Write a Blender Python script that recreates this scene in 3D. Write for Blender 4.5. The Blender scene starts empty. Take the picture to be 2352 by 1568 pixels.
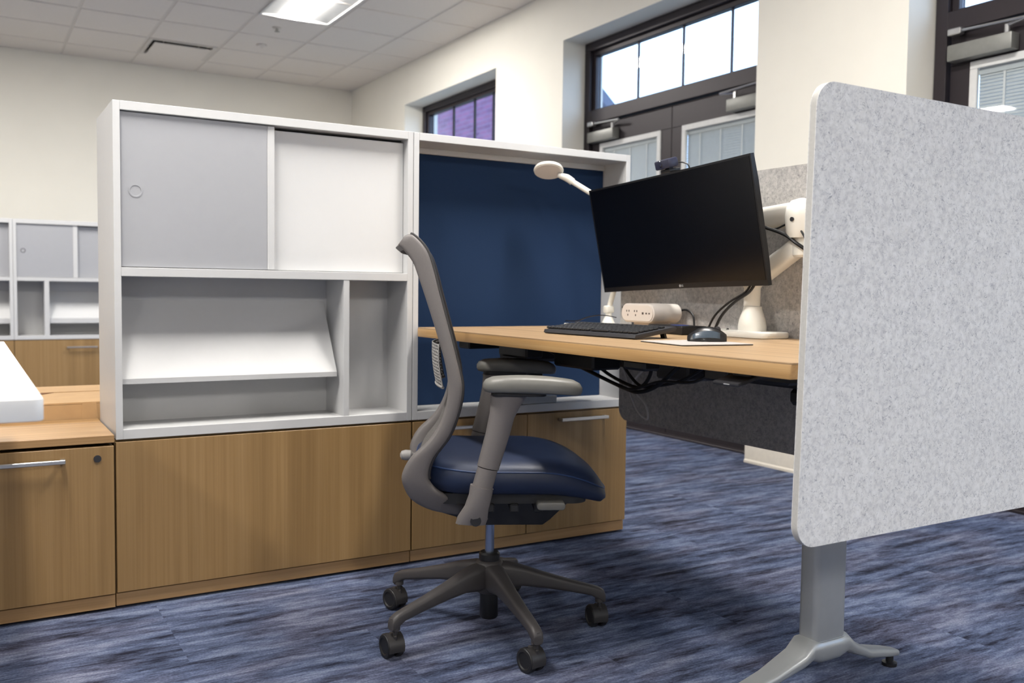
import bpy, bmesh, math, random
from mathutils import Vector, Matrix
random.seed(7)
S = bpy.context.scene
COL = S.collection
PI = math.pi

# ------------------------------------------------------------------ camera, world, exposure
def make_camera():
    f, yaw, pitch, roll = 2113.494, math.radians(30.7539), math.radians(-3.15442), math.radians(0.721659)
    cy, sy, cp, sp = math.cos(yaw), math.sin(yaw), math.cos(pitch), math.sin(pitch)
    fw = Vector((sy*cp, cy*cp, sp)); r = Vector((cy, -sy, 0)); u = r.cross(fw)
    cr, sr = math.cos(roll), math.sin(roll)
    rr = r*cr + u*sr; uu = u*cr - r*sr
    cam = bpy.data.cameras.new('camera'); ob = bpy.data.objects.new('camera', cam); COL.objects.link(ob)
    m = Matrix((rr, uu, -fw)).transposed().to_4x4(); m.translation = Vector((0, 0, .92)); ob.matrix_world = m
    cam.sensor_width = 36; cam.lens = 36*f/2352; cam.clip_start = .05; cam.clip_end = 300
    cam.dof.use_dof = True; cam.dof.focus_distance = 2.15; cam.dof.aperture_fstop = 4.5
    S.camera = ob
make_camera()
W = bpy.data.worlds.new('sky'); S.world = W; W.use_nodes = True
bg = W.node_tree.nodes['Background']; bg.inputs[0].default_value = (.46, .66, 1, 1); bg.inputs[1].default_value = 4.8
S.view_settings.view_transform = 'Standard'; S.view_settings.look = 'None'
S.view_settings.exposure = 0.0; S.view_settings.gamma = 1.0; S.view_settings.use_curve_mapping = False
LAMP_STRENGTH = 92.0
LAMP_COLOR = (1.0, .965, .915)

# ------------------------------------------------------------------ materials
def lin(c):
    return tuple(((v/255)/12.92 if v <= 10.31 else (((v/255)+.055)/1.055)**2.4) for v in c) + (1,)
def nmat(name):
    m = bpy.data.materials.new(name); m.use_nodes = True
    nt = m.node_tree; b = nt.nodes['Principled BSDF']
    return m, nt, b
def N(nt, t, **k):
    n = nt.nodes.new(t)
    for a, v in k.items(): setattr(n, a, v)
    return n
def coords(nt, scale):
    tc = N(nt, 'ShaderNodeTexCoord'); mp = N(nt, 'ShaderNodeMapping'); mp.inputs['Scale'].default_value = scale
    nt.links.new(tc.outputs['Object'], mp.inputs['Vector']); return mp.outputs['Vector']
def noise(nt, vec, scale, detail=4, rough=.55, dist=0):
    n = N(nt, 'ShaderNodeTexNoise'); n.inputs['Scale'].default_value = scale; n.inputs['Detail'].default_value = detail
    n.inputs['Roughness'].default_value = rough; n.inputs['Distortion'].default_value = dist
    nt.links.new(vec, n.inputs['Vector']); return n.outputs['Fac']
def ramp(nt, fac, stops):
    r = N(nt, 'ShaderNodeValToRGB'); e = r.color_ramp.elements
    while len(e) < len(stops): e.new(.5)
    for el, (p, c) in zip(e, stops): el.position = p; el.color = c
    nt.links.new(fac, r.inputs['Fac']); return r.outputs['Color']
def mix(nt, a, b, fac, mode='MIX'):
    m = N(nt, 'ShaderNodeMix', data_type='RGBA', blend_type=mode)
    for sock, v in ((m.inputs['Factor'], fac), (m.inputs['A'], a), (m.inputs['B'], b)):
        if hasattr(v, 'links'): nt.links.new(v, sock)
        else: sock.default_value = v
    return m.outputs['Result']
def bump(nt, b, h, strength=.2, dist=.001):
    n = N(nt, 'ShaderNodeBump'); n.inputs['Strength'].default_value = strength; n.inputs['Distance'].default_value = dist
    nt.links.new(h, n.inputs['Height']); nt.links.new(n.outputs['Normal'], b.inputs['Normal'])
def plain(name, c, rough=.5, metal=0, var=.04, nscale=40, spec=.5, coat=0, bmp=0):
    m, nt, b = nmat(name)
    v = coords(nt, (1, 1, 1)); n = noise(nt, v, nscale)
    a = lin(c); lo = tuple(x*(1-var) for x in a[:3])+(1,); hi = tuple(min(1, x*(1+var)) for x in a[:3])+(1,)
    nt.links.new(ramp(nt, n, [(.3, lo), (.7, hi)]), b.inputs['Base Color'])
    b.inputs['Roughness'].default_value = rough; b.inputs['Metallic'].default_value = metal
    b.inputs['Specular IOR Level'].default_value = spec; b.inputs['Coat Weight'].default_value = coat
    if bmp: bump(nt, b, noise(nt, v, nscale*6), bmp, .0006)
    return m
def wood(name, axis, dark, mid, light, rough=.42):
    m, nt, b = nmat(name)
    sc = {'x': (.6, 34, 34), 'y': (34, .6, 34), 'z': (34, 34, .6)}[axis]
    sc2 = {'x': (2, 220, 220), 'y': (220, 2, 220), 'z': (220, 220, 2)}[axis]
    sc3 = {'x': (.25, 7, 7), 'y': (7, .25, 7), 'z': (7, 7, .25)}[axis]
    n1 = noise(nt, coords(nt, sc), 1, 5, .6, .15); n2 = noise(nt, coords(nt, sc2), 1, 3, .6); n3 = noise(nt, coords(nt, sc3), 1, 2)
    c = ramp(nt, n1, [(.28, lin(dark)), (.5, lin(mid)), (.74, lin(light))])
    c = mix(nt, c, ramp(nt, n2, [(.35, (.78, .74, .68, 1)), (.6, (1, 1, 1, 1))]), .45, 'MULTIPLY')
    c = mix(nt, c, ramp(nt, n3, [(.35, (.86, .84, .8, 1)), (.65, (1.06, 1.05, 1.04, 1))]), .8, 'MULTIPLY')
    nt.links.new(c, b.inputs['Base Color']); b.inputs['Roughness'].default_value = rough
    bump(nt, b, n2, .08, .0005); return m
def felt(name, base, dark, light, fibre):
    m, nt, b = nmat(name)
    v = coords(nt, (1, 1, 1))
    n1 = noise(nt, v, 85, 5, .62, .4); n3 = noise(nt, v, 9, 2)
    c = ramp(nt, n1, [(.36, lin(dark)), (.5, lin(base)), (.66, lin(light))])
    for sc, w, off in ((52, .020, 0), (84, .020, 3.7)):      # thin dark fibres: contour lines of a warped noise, broken by a mask
        mp = N(nt, 'ShaderNodeMapping'); mp.inputs['Location'].default_value = (off, off*.7, off*1.3); nt.links.new(v, mp.inputs['Vector'])
        f = noise(nt, mp.outputs[0], sc, 2, .5, 1.6)
        a = N(nt, 'ShaderNodeMath', operation='SUBTRACT'); a.inputs[1].default_value = .5; nt.links.new(f, a.inputs[0])
        ab = N(nt, 'ShaderNodeMath', operation='ABSOLUTE'); nt.links.new(a.outputs[0], ab.inputs[0])
        line = ramp(nt, ab.outputs[0], [(0, (1, 1, 1, 1)), (w, (0, 0, 0, 1))])
        mask = ramp(nt, noise(nt, mp.outputs[0], sc*1.3, 2), [(.47, (0, 0, 0, 1)), (.58, (1, 1, 1, 1))])
        c = mix(nt, c, lin(fibre), mix(nt, line, mask, 1.0, 'MULTIPLY'))
    c = mix(nt, c, ramp(nt, n3, [(.3, (.95, .95, .955, 1)), (.7, (1, 1, 1, 1))]), 1, 'MULTIPLY')
    nt.links.new(c, b.inputs['Base Color']); b.inputs['Roughness'].default_value = .95; b.inputs['Specular IOR Level'].default_value = .15
    bump(nt, b, noise(nt, v, 420, 2), .2, .0008); return m
def glass(name, tint=(1, 1, 1), gloss=.02):
    m = bpy.data.materials.new(name); m.use_nodes = True; nt = m.node_tree; nt.nodes.clear()
    o = N(nt, 'ShaderNodeOutputMaterial'); mx = N(nt, 'ShaderNodeMixShader'); t = N(nt, 'ShaderNodeBsdfTransparent'); g = N(nt, 'ShaderNodeBsdfGlossy')
    t.inputs[0].default_value = tint+(1,); g.inputs['Roughness'].default_value = gloss
    fr = N(nt, 'ShaderNodeFresnel'); ge = N(nt, 'ShaderNodeNewGeometry'); mr_ = N(nt, 'ShaderNodeMapRange')
    mr_.inputs['To Min'].default_value = 1.5; mr_.inputs['To Max'].default_value = 1/1.5
    nt.links.new(ge.outputs['Backfacing'], mr_.inputs['Value']); nt.links.new(mr_.outputs['Result'], fr.inputs['IOR'])
    nt.links.new(fr.outputs[0], mx.inputs[0]); nt.links.new(t.outputs[0], mx.inputs[1]); nt.links.new(g.outputs[0], mx.inputs[2]); nt.links.new(mx.outputs[0], o.inputs[0]); return m
def emit(name, c, s):
    m = bpy.data.materials.new(name); m.use_nodes = True; nt = m.node_tree; nt.nodes.clear()
    o = N(nt, 'ShaderNodeOutputMaterial'); e = N(nt, 'ShaderNodeEmission'); e.inputs[0].default_value = c+(1,); e.inputs[1].default_value = s
    nt.links.new(e.outputs[0], o.inputs[0]); return m
def carpet():
    m, nt, b = nmat('carpet')
    tc = N(nt, 'ShaderNodeTexCoord'); sep = N(nt, 'ShaderNodeSeparateXYZ'); nt.links.new(tc.outputs['Object'], sep.inputs[0])
    def math_(op, a, bb=None):
        n = N(nt, 'ShaderNodeMath', operation=op)
        for i, v in enumerate((a, bb)):
            if v is None: continue
            if hasattr(v, 'links'): nt.links.new(v, n.inputs[i])
            else: n.inputs[i].default_value = v
        return n.outputs[0]
    cy = math_('FLOOR', math_('DIVIDE', sep.outputs[1], .46)); sh = math_('MULTIPLY', math_('FLOORED_MODULO', cy, 2), .46)
    cx = math_('FLOOR', math_('DIVIDE', math_('ADD', sep.outputs[0], sh), .92))
    cb = N(nt, 'ShaderNodeCombineXYZ'); nt.links.new(cx, cb.inputs[0]); nt.links.new(cy, cb.inputs[1])
    wn = N(nt, 'ShaderNodeTexWhiteNoise'); nt.links.new(cb.outputs[0], wn.inputs[0])
    off = N(nt, 'ShaderNodeVectorMath', operation='SCALE'); nt.links.new(wn.outputs['Color'], off.inputs[0]); off.inputs['Scale'].default_value = 9
    ad = N(nt, 'ShaderNodeVectorMath', operation='ADD'); nt.links.new(tc.outputs['Object'], ad.inputs[0]); nt.links.new(off.outputs[0], ad.inputs[1])
    def mapped(src, sc):
        mp = N(nt, 'ShaderNodeMapping'); mp.inputs['Scale'].default_value = sc; nt.links.new(src, mp.inputs['Vector']); return mp.outputs['Vector']
    tco = tc.outputs['Object']
    n1 = noise(nt, mapped(ad.outputs[0], (4.2, 24, 1)), 1, 5, .58, .3)
    n2 = noise(nt, mapped(ad.outputs[0], (26, 115, 1)), 1, 4, .65, .2)
    n3 = noise(nt, mapped(tco, (1.6, 4.2, 1)), 1, 3)
    n4 = noise(nt, mapped(tco, (170, 210, 1)), 1, 2, .6)
    n5 = noise(nt, mapped(tco, (3, 6, 1)), 1, 2)
    fac = math_('ADD', math_('MULTIPLY', n1, .68), math_('MULTIPLY', n2, .32))
    fac = math_('ADD', fac, math_('MULTIPLY', math_('SUBTRACT', n3, .5), .16))
    c = ramp(nt, fac, [(.36, lin((34, 36, 50))), (.44, lin((64, 71, 92))), (.52, lin((86, 96, 122))), (.62, lin((116, 125, 148)))])
    c2 = ramp(nt, fac, [(.36, lin((36, 36, 46))), (.44, lin((70, 72, 90))), (.52, lin((92, 97, 119))), (.62, lin((122, 126, 145)))])
    c = mix(nt, c, c2, ramp(nt, n5, [(.45, (0, 0, 0, 1)), (.62, (1, 1, 1, 1))]))
    c = mix(nt, c, ramp(nt, n4, [(.3, (.62, .63, .66, 1)), (.7, (1.25, 1.25, 1.22, 1))]), .9, 'MULTIPLY')
    nt.links.new(c, b.inputs['Base Color']); b.inputs['Roughness'].default_value = .97; b.inputs['Specular IOR Level'].default_value = .1
    bump(nt, b, n4, .5, .002); return m
def brick_mat():
    m, nt, b = nmat('red_brick')
    tc = N(nt, 'ShaderNodeTexCoord'); mp = N(nt, 'ShaderNodeMapping'); mp.inputs['Rotation'].default_value = (PI/2, 0, PI/2)
    sep = N(nt, 'ShaderNodeSeparateXYZ'); cb = N(nt, 'ShaderNodeCombineXYZ'); nt.links.new(tc.outputs['Object'], sep.inputs[0])
    nt.links.new(sep.outputs[1], cb.inputs[0]); nt.links.new(sep.outputs[2], cb.inputs[1])
    br = N(nt, 'ShaderNodeTexBrick'); nt.links.new(cb.outputs[0], br.inputs['Vector'])
    br.inputs['Scale'].default_value = 1; br.inputs['Brick Width'].default_value = .4; br.inputs['Row Height'].default_value = .13; br.inputs['Mortar Size'].default_value = .012
    br.inputs['Color1'].default_value = lin((124, 74, 104)); br.inputs['Color2'].default_value = lin((92, 54, 86)); br.inputs['Mortar'].default_value = lin((112, 92, 118))
    nt.links.new(br.outputs['Color'], b.inputs['Base Color']); b.inputs['Roughness'].default_value = .9; return m
def mesh_fabric():
    m, nt, b = nmat('knit_mesh')
    v = coords(nt, (1, 1, 1)); n = noise(nt, v, 500, 2)
    nt.links.new(ramp(nt, n, [(.4, lin((70, 67, 65))), (.6, lin((120, 116, 113)))]), b.inputs['Base Color'])
    b.inputs['Roughness'].default_value = .9; b.inputs['Alpha'].default_value = 1
    bump(nt, b, n, .5, .001); return m

M = dict(
    wall=plain('cream_wall_paint', (240, 236, 225), .85, var=.015, nscale=3, bmp=.05),
    ceil=plain('ceiling_tile_white', (226, 219, 211), .95, var=.02, nscale=60, bmp=.2),
    ceilrail=plain('ceiling_rail_white', (214, 208, 200), .7),
    base=plain('off_white_baseboard', (226, 218, 204), .5),
    carpet=carpet(),
    frame=plain('dark_bronze_frame', (46, 40, 44), .45, .3),
    glass=glass('window_glass', (.97, .985, .99)),
    blind=plain('blind_slat_grey', (182, 186, 187), .6),
    liteframe=plain('lite_frame_white', (214, 214, 212), .5),
    closer=plain('closer_grey', (132, 132, 128), .45, .4),
    chrome=plain('satin_metal', (196, 196, 196), .3, .9),
    brick=brick_mat(),
    siding=plain('blue_grey_siding', (120, 125, 135), .8),
    roofm=plain('dark_roof', (60, 66, 84), .8),
    ground=plain('outside_ground', (120, 120, 112), .9),
    white=plain('white_laminate', (194, 194, 194), .42, var=.01),
    whitegloss=plain('white_markerboard', (206, 206, 206), .12, var=.005, coat=.6),
    whitedesk=plain('white_desk_laminate', (232, 231, 228), .45, var=.01),
    lumbar=plain('pale_grey_nylon', (150, 147, 144), .5),
    greydoor=plain('grey_laminate', (157, 158, 162), .42, var=.01),
    woodz=wood('oak_laminate_vertical', 'z', (137, 108, 69), (150, 120, 78), (163, 133, 91)),
    woodx=wood('oak_laminate_lengthwise', 'x', (150, 116, 76), (176, 140, 96), (192, 158, 114)),
    woody=wood('oak_desk_top', 'y', (150, 122, 90), (174, 146, 112), (190, 164, 130), .38),
    edge=wood('oak_desk_edge', 'y', (164, 126, 80), (196, 156, 104), (214, 178, 128), .35),
    blue=plain('navy_tack_fabric', (37, 55, 84), .95, var=.06, nscale=300, spec=.1, bmp=.2),
    feltl=felt('light_grey_felt', (230, 229, 226), (214, 213, 212), (238, 237, 235), (160, 161, 166)),
    feltshade=felt('shaded_grey_felt', (178, 175, 172), (160, 158, 156), (192, 189, 186), (128, 127, 128)),  # back screen felt: darker copy with its shade put into the colour
    feltedge=plain('felt_cut_edge', (190, 188, 183), .95, var=.05, nscale=200),
    alu=plain('silver_painted_steel', (166, 169, 170), .34, .45, var=.02),
    black=plain('black_plastic', (20, 20, 22), .45),
    satblack=plain('dark_grey_plastic', (46, 46, 50), .42),
    keycap=plain('black_keycap', (34, 35, 38), .4),
    screen=plain('black_screen', (5, 5, 7), .22, spec=.35),
    bezel=plain('charcoal_bezel', (15, 15, 17), .4),
    mark=plain('pale_emblem', (190, 190, 190), .4),
    armw=plain('white_enamel', (228, 225, 216), .32, var=.01),
    creamp=plain('cream_plastic', (222, 215, 208), .4, var=.01),
    taupe=plain('taupe_nylon', (107, 102, 100), .5, var=.03, nscale=300, bmp=.1),
    basegrey=plain('dark_taupe_nylon', (61, 58, 58), .5, var=.03),
    padgrey=plain('grey_arm_pad', (108, 107, 102), .45),
    mech=plain('black_mechanism', (26, 26, 28), .5),
    seat=plain('navy_upholstery', (24, 37, 64), .5, var=.05, nscale=120, bmp=.1),
    seam=plain('navy_seam', (40, 60, 98), .5),
    knit=mesh_fabric(),
    lift=plain('steel_gas_lift', (150, 162, 184), .22, .9),
    tyre=plain('caster_rubber', (24, 24, 26), .5),
    hood=plain('caster_shell', (46, 44, 44), .45),
    card=plain('brown_cardboard', (190, 154, 110), .85, var=.05, nscale=20),
    cardd=plain('cardboard_inner', (120, 78, 40), .9),
    mat=plain('grey_mouse_mat', (168, 163, 159), .8),
    mousegrey=plain('slate_mouse_side', (64, 76, 88), .35, coat=.2),
    mouseblk=plain('gloss_black_mouse', (14, 14, 16), .35, coat=.1),
    bluelight=plain('painted_blue_light', (70, 96, 190), .5),  # plain colour standing in for the dock's blue light
    wcable=plain('grey_cable', (205, 203, 200), .6),
    lens=plain('lens_glass', (8, 8, 12), .05, coat=1),
    webcam=plain('webcam_slate', (44, 46, 66), .35),
    diffuse=emit('lamp_lens', LAMP_COLOR, LAMP_STRENGTH),
    glow=emit('lamp_side_basket', LAMP_COLOR, 1.6),
    plug=plain('socket_hole', (70, 60, 55), .6),
)

# ------------------------------------------------------------------ mesh helpers
ORI = {}
class B:
    def __init__(s): s.bm = bmesh.new()
    def box(s, x0, x1, y0, y1, z0, z1, bev=0, seg=1, mtx=None):
        t = bmesh.new(); bmesh.ops.create_cube(t, size=1)
        for v in t.verts:
            v.co = Vector(((x0+x1)/2+v.co.x*(x1-x0), (y0+y1)/2+v.co.y*(y1-y0), (z0+z1)/2+v.co.z*(z1-z0)))
        if bev: bmesh.ops.bevel(t, geom=t.edges[:], offset=bev, segments=seg, affect='EDGES', profile=.5)
        return s.add(t, mtx)
    def add(s, t, mtx=None):
        if mtx: t.transform(mtx)
        me = bpy.data.meshes.new('tmp'); t.to_mesh(me); t.free(); s.bm.from_mesh(me); bpy.data.meshes.remove(me); return s
    def prism(s, pts, a, h0, h1, bev=0, mtx=None):
        """polygon pts (2D) extruded along axis a ('x','y','z') from h0 to h1"""
        t = bmesh.new()
        def P(p, h): return {'x': (h, p[0], p[1]), 'y': (p[0], h, p[1]), 'z': (p[0], p[1], h)}[a]
        lo = [t.verts.new(P(p, h0)) for p in pts]; hi = [t.verts.new(P(p, h1)) for p in pts]
        t.faces.new(lo); t.faces.new(hi)
        n = len(pts)
        for i in range(n): t.faces.new((lo[i], lo[(i+1) % n], hi[(i+1) % n], hi[i]))
        bmesh.ops.recalc_face_normals(t, faces=t.faces)
        if bev:
            es = [e for e in t.edges if len(e.link_faces) == 2 and any(len(f.verts) == n for f in e.link_faces) and n != 4 or (n == 4)]
            bmesh.ops.bevel(t, geom=es, offset=bev, segments=2, affect='EDGES', profile=.5)
        return s.add(t, mtx)
    def rings(s, rings, cap=True, close=True, mtx=None):
        t = bmesh.new(); vs = [[t.verts.new(p) for p in r] for r in rings]
        for a, b_ in zip(vs, vs[1:]):
            n = len(a)
            for i in range(n if close else n-1):
                j = (i+1) % n
                t.faces.new((a[i], a[j], b_[j], b_[i]))
        if cap: t.faces.new(vs[0][::-1]); t.faces.new(vs[-1])
        bmesh.ops.recalc_face_normals(t, faces=t.faces)
        return s.add(t, mtx)
    def tube(s, pts, r, n=10, smooth=0, mtx=None):
        pts = [Vector(p) for p in pts]
        rs = r if isinstance(r, (list, tuple)) else [r]*len(pts)
        if smooth:
            P, R = [], []
            for i in range(len(pts)-1):
                p0, p1, p2, p3 = pts[max(i-1, 0)], pts[i], pts[i+1], pts[min(i+2, len(pts)-1)]
                for k in range(smooth):
                    t = k/smooth
                    P.append(.5*((2*p1)+(p2-p0)*t+(2*p0-5*p1+4*p2-p3)*t*t+(3*p1-p0-3*p2+p3)*t**3)); R.append(rs[i]+(rs[i+1]-rs[i])*t)
            P.append(pts[-1]); R.append(rs[-1]); pts, rs = P, R
        rg = []; up = None
        for i, p in enumerate(pts):
            d = (pts[min(i+1, len(pts)-1)]-pts[max(i-1, 0)]).normalized()
            if up is None: up = Vector((0, 0, 1)) if abs(d.z) < .9 else Vector((1, 0, 0))
            a = d.cross(up).normalized(); b_ = a.cross(d).normalized(); up = b_
            rg.append([p+a*rs[i]*math.cos(2*PI*k/n)+b_*rs[i]*math.sin(2*PI*k/n) for k in range(n)])
        return s.rings(rg, mtx=mtx)
    def lathe(s, prof, c=(0, 0, 0), n=32, axis='z', mtx=None):
        rg = []
        for r, h in prof:
            ring = []
            for k in range(n):
                a = 2*PI*k/n; x, y = r*math.cos(a), r*math.sin(a)
                v = {'z': (x, y, h), 'x': (h, x, y), 'y': (x, h, y)}[axis]
                ring.append(Vector(v)+Vector(c))
            rg.append(ring)
        return s.rings(rg, mtx=mtx)
    def fin(s, name, mat, parent=None, label=None, smooth=True, angle=35, kind=None):
        bm = s.bm
        if parent is not None:
            o = ORI.get(parent.name, Vector((0, 0, 0)))
            bmesh.ops.translate(bm, verts=bm.verts, vec=-o)
        me = bpy.data.meshes.new(name); bm.to_mesh(me); bm.free()
        ms = mat if isinstance(mat, list) else [mat]
        for q in ms: me.materials.append(q)
        if smooth:
            for p in me.polygons: p.use_smooth = True
            try: me.set_sharp_from_angle(angle=math.radians(angle))
            except Exception: pass
        ob = bpy.data.objects.new(name, me); COL.objects.link(ob)
        if parent is not None:
            ob.parent = parent; ORI[ob.name] = ORI.get(parent.name, Vector((0, 0, 0)))
        if label: ob['label'] = label
        if kind: ob['kind'] = kind
        return ob
def bx(*a, **k): return B().box(*a, **k)
def thing(name, label, cat, loc=(0, 0, 0), rotz=0, group=None, local=False, kind=None):
    o = bpy.data.objects.new(name, None); COL.objects.link(o); o.location = loc; o.rotation_euler = (0, 0, rotz)
    o.empty_display_size = .05
    ORI[o.name] = Vector((0, 0, 0)) if local else Vector(loc)
    if kind: o['kind'] = kind
    else: o['label'] = label; o['category'] = cat
    if group: o['group'] = group
    return o
def single(b, name, mat, label, cat, group=None, **k):
    """a thing made of one mesh, origin moved to its base centre"""
    me_b = b.bm; xs = [v.co.x for v in me_b.verts]; ys = [v.co.y for v in me_b.verts]; zs = [v.co.z for v in me_b.verts]
    c = Vector(((min(xs)+max(xs))/2, (min(ys)+max(ys))/2, min(zs))); bmesh.ops.translate(me_b, verts=me_b.verts, vec=-c)
    o = b.fin(name, mat, **k); o.location = c; o['label'] = label; o['category'] = cat
    if group: o['group'] = group
    ORI[o.name] = c
    return o
def inst(src, name, parent, mtx):
    o = bpy.data.objects.new(name, src.data); COL.objects.link(o); o.parent = parent; o.matrix_local = mtx; return o
def rrect(x0, x1, y0, y1, r, n=8):
    """rounded rectangle, r = radii for corners (x0y0, x1y0, x1y1, x0y1)"""
    if not isinstance(r, (list, tuple)): r = [r]*4
    out = []
    for (cx, cy, sx, sy, a0), rr in zip(((x0, y0, 1, 1, PI), (x1, y0, -1, 1, 1.5*PI), (x1, y1, -1, -1, 0), (x0, y1, 1, -1, .5*PI)), r):
        for k in range(n+1):
            a = a0+PI/2*k/n
            out.append((cx+sx*rr+rr*math.cos(a), cy+sy*rr+rr*math.sin(a)))
    return out

# ------------------------------------------------------------------ room shell
CZ = 3.07; XW = 3.67; YB = 9.65; XL = -6.0; YN = -6.0; XO = 4.02
bx(XL-.2, XO, YN-.2, YB+.2, -.12, 0).fin('floor', M['carpet'], kind='structure', smooth=False)
bx(XL-.2, XO, YB, YB+.2, 0, CZ+.25).fin('wall_back', M['wall'], kind='structure', smooth=False)
bx(XL-.2, XL, YN, YB, 0, CZ+.25).fin('wall_left', M['wall'], kind='structure', smooth=False)
bx(XL-.2, XO, YN-.2, YN, 0, CZ+.25).fin('wall_front', M['wall'], kind='structure', smooth=False)
OPEN = [(6.47, 8.24, .75), (3.64, 5.51, 0), (.85, 2.717, 0), (-2.0, -.1, .75)]
HEAD = 2.69
wb = B()
ys = [YB]
for a, b_, s0 in OPEN: ys += [b_, a]
ys += [YN]
for i in range(0, len(ys), 2): wb.box(XW, XO, ys[i+1], ys[i], 0, CZ+.25)
for a, b_, s0 in OPEN:
    wb.box(XW, XO, a, b_, HEAD, CZ+.25)
    if s0: wb.box(XW, XO, a, b_, 0, s0)
wb.fin('wall_right', M['wall'], kind='structure', smooth=False)
bb = B()
def baseb(y0, y1):
    bb.prism([(XW, 0), (XW-.018, 0), (XW-.018, .012), (XW-.013, .020), (XW-.013, .105), (XW-.009, .12), (XW, .126)], 'y', y0, y1)
for i in range(0, len(ys), 2): baseb(ys[i+1]-.0, ys[i])
bb.fin('baseboard_right', M['base'], kind='structure', angle=20)
bx(XL, XW-.02, YB-.014, YB, 0, .12, bev=.003).fin('baseboard_back', M['base'], kind='structure')

# ceiling: individual tiles where the photograph shows them, the rest joined
T = .6025; GX = 2.01; GY = 7.372
ceil = thing('ceiling', None, None, (0, 0, CZ), kind='structure')
tile0 = B(); tile0.box(-T/2+.012, T/2-.012, -T/2+.012, T/2-.012, -.004, .014, bev=.004)
tile_mesh = tile0.fin('ceiling_tile', M['ceil'], None)
rail = B(); rest = B(); first = True
fix_cells = set()
LAMPS = []
LAMPS += [(2.01, GY-2*T), (-.40, GY-2*T), (-2.81, GY-2*T)]
for ly in (GY-10*T, GY-18*T): LAMPS += [(1.56, ly), (-.40, ly), (-2.81, ly)]
HOLES = [(lx, ly, lx+T, ly+2*T) for lx, ly in LAMPS]+[(GX-T, GY+2*T, GX, GY+3*T)]   # lamps and the air diffuser
def in_hole(x0, y0, x1, y1): return any(min(x1, c)-max(x0, a) > .05 and min(y1, d)-max(y0, b) > .05 for a, b, c, d in HOLES)
for i in range(-15, 4):
    for j in range(-23, 5):
        x0, y0 = GX+i*T, GY+j*T; x1, y1 = min(x0+T, XW), min(y0+T, YB); x0, y0 = max(x0, XL), max(y0, YN)
        if x1-x0 < .05 or y1-y0 < .05 or in_hole(x0, y0, x1, y1): continue
        full = abs(x1-x0-T) < .01 and abs(y1-y0-T) < .01
        vis = y0 > 5.0 and x0 > -.3
        if vis and full:
            if first:
                tile_mesh.parent = ceil; tile_mesh.location = ((x0+x1)/2, (y0+y1)/2, 0); first = False
            else: inst(tile_mesh, 'ceiling_tile', ceil, Matrix.Translation(((x0+x1)/2, (y0+y1)/2, 0)))
        elif vis:
            bx(x0+.012, x1-.004, y0+.012, y1-.004, CZ-.004, CZ+.014, bev=.004).fin('ceiling_tile', M['ceil'], ceil)
        else: rest.box(x0+.012, x1-.012, y0+.012, y1-.012, CZ-.004, CZ+.014)
rest.fin('ceiling_tile', M['ceil'], ceil, kind='stuff', smooth=False)
for i in range(-14, 5):
    x = GX+i*T
    if XL < x < XW: rail.box(x-.012, x+.012, YN, YB, CZ+.002, CZ+.03)
for j in range(-22, 6):
    y = GY+j*T
    if YN < y < YB: rail.box(XL, XW, y-.012, y+.012, CZ+.0025, CZ+.03)
rail.box(XL, XW, YB-.02, YB, CZ, CZ+.02); rail.box(XW-.02, XW, YN, YB, CZ, CZ+.02)
rail.fin('grid_rail', M['ceilrail'], ceil, kind='stuff', smooth=False)
bx(XL-.2, XO, YN-.2, YB+.2, CZ+.12, CZ+.25).fin('deck', M['ceil'], ceil, smooth=False)

# ------------------------------------------------------------------ ceiling fittings
LAB = {0: 'white recessed ceiling light with a bright centre lens above the far room'}
for k, (lx, ly) in enumerate(LAMPS):
    x0, x1, y0, y1 = lx+.014, lx+T-.014, ly+.014, ly+2*T-.014
    lb = LAB[0] if k == 0 else 'recessed ceiling light outside the picture, above the open office floor'
    t = thing('ceiling_light', lb, 'ceiling light', ((x0+x1)/2, (y0+y1)/2, CZ-.008), group='recessed ceiling lights')
    f = B(); w = .018
    f.box(x0, x0+w, y0, y1, CZ-.008, CZ+.07); f.box(x1-w, x1, y0, y1, CZ-.008, CZ+.07); f.box(x0+w, x1-w, y0, y0+w, CZ-.008, CZ+.07); f.box(x0+w, x1-w, y1-w, y1, CZ-.008, CZ+.07)
    f.fin('light_frame', M['liteframe'], t, smooth=False)
    cx = (x0+x1)/2
    for s_ in (-1, 1):
        pts = [(cx+s_*.125, CZ+.012), (cx+s_*(.285-w), CZ+.002), (cx+s_*(.285-w), CZ+.008), (cx+s_*.125, CZ+.02)]
        B().prism(pts, 'y', y0+w, y1-w).fin('side_basket', M['liteframe'], t, smooth=False)
    pts = [(cx-.12+.24*i/10, CZ+.008-.018*math.sin(PI*i/10)) for i in range(11)]+[(cx+.12, CZ+.03), (cx-.12, CZ+.03)]
    B().prism(pts, 'y', y0+w+.01, y1-w-.01).fin('lens', M['diffuse'], t)
vx0, vy0 = GX-T, GY+2*T
t = thing('air_vent', 'white square ceiling air vent with a dark gap around its plate', 'air vent', (vx0+T/2, vy0+T/2, CZ-.03))
vf = B(); w = .045
for a in ((vx0+.013, vx0+w, vy0+.013, vy0+T-.013), (vx0+T-w, vx0+T-.013, vy0+.013, vy0+T-.013), (vx0+w, vx0+T-w, vy0+.013, vy0+w), (vx0+w, vx0+T-w, vy0+T-w, vy0+T-.013)):
    vf.box(*a, CZ-.006, CZ+.02)
vf.fin('vent_frame', M['ceilrail'], t, smooth=False)
bx(vx0+.04, vx0+T-.04, vy0+.04, vy0+T-.04, CZ+.06, CZ+.075).fin('duct_back', M['plug'], t, smooth=False)
bx(vx0+.060, vx0+T-.060, vy0+.060, vy0+T-.060, CZ-.024, CZ-.018, bev=.002).fin('vent_plate', M['ceil'], t)
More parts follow.
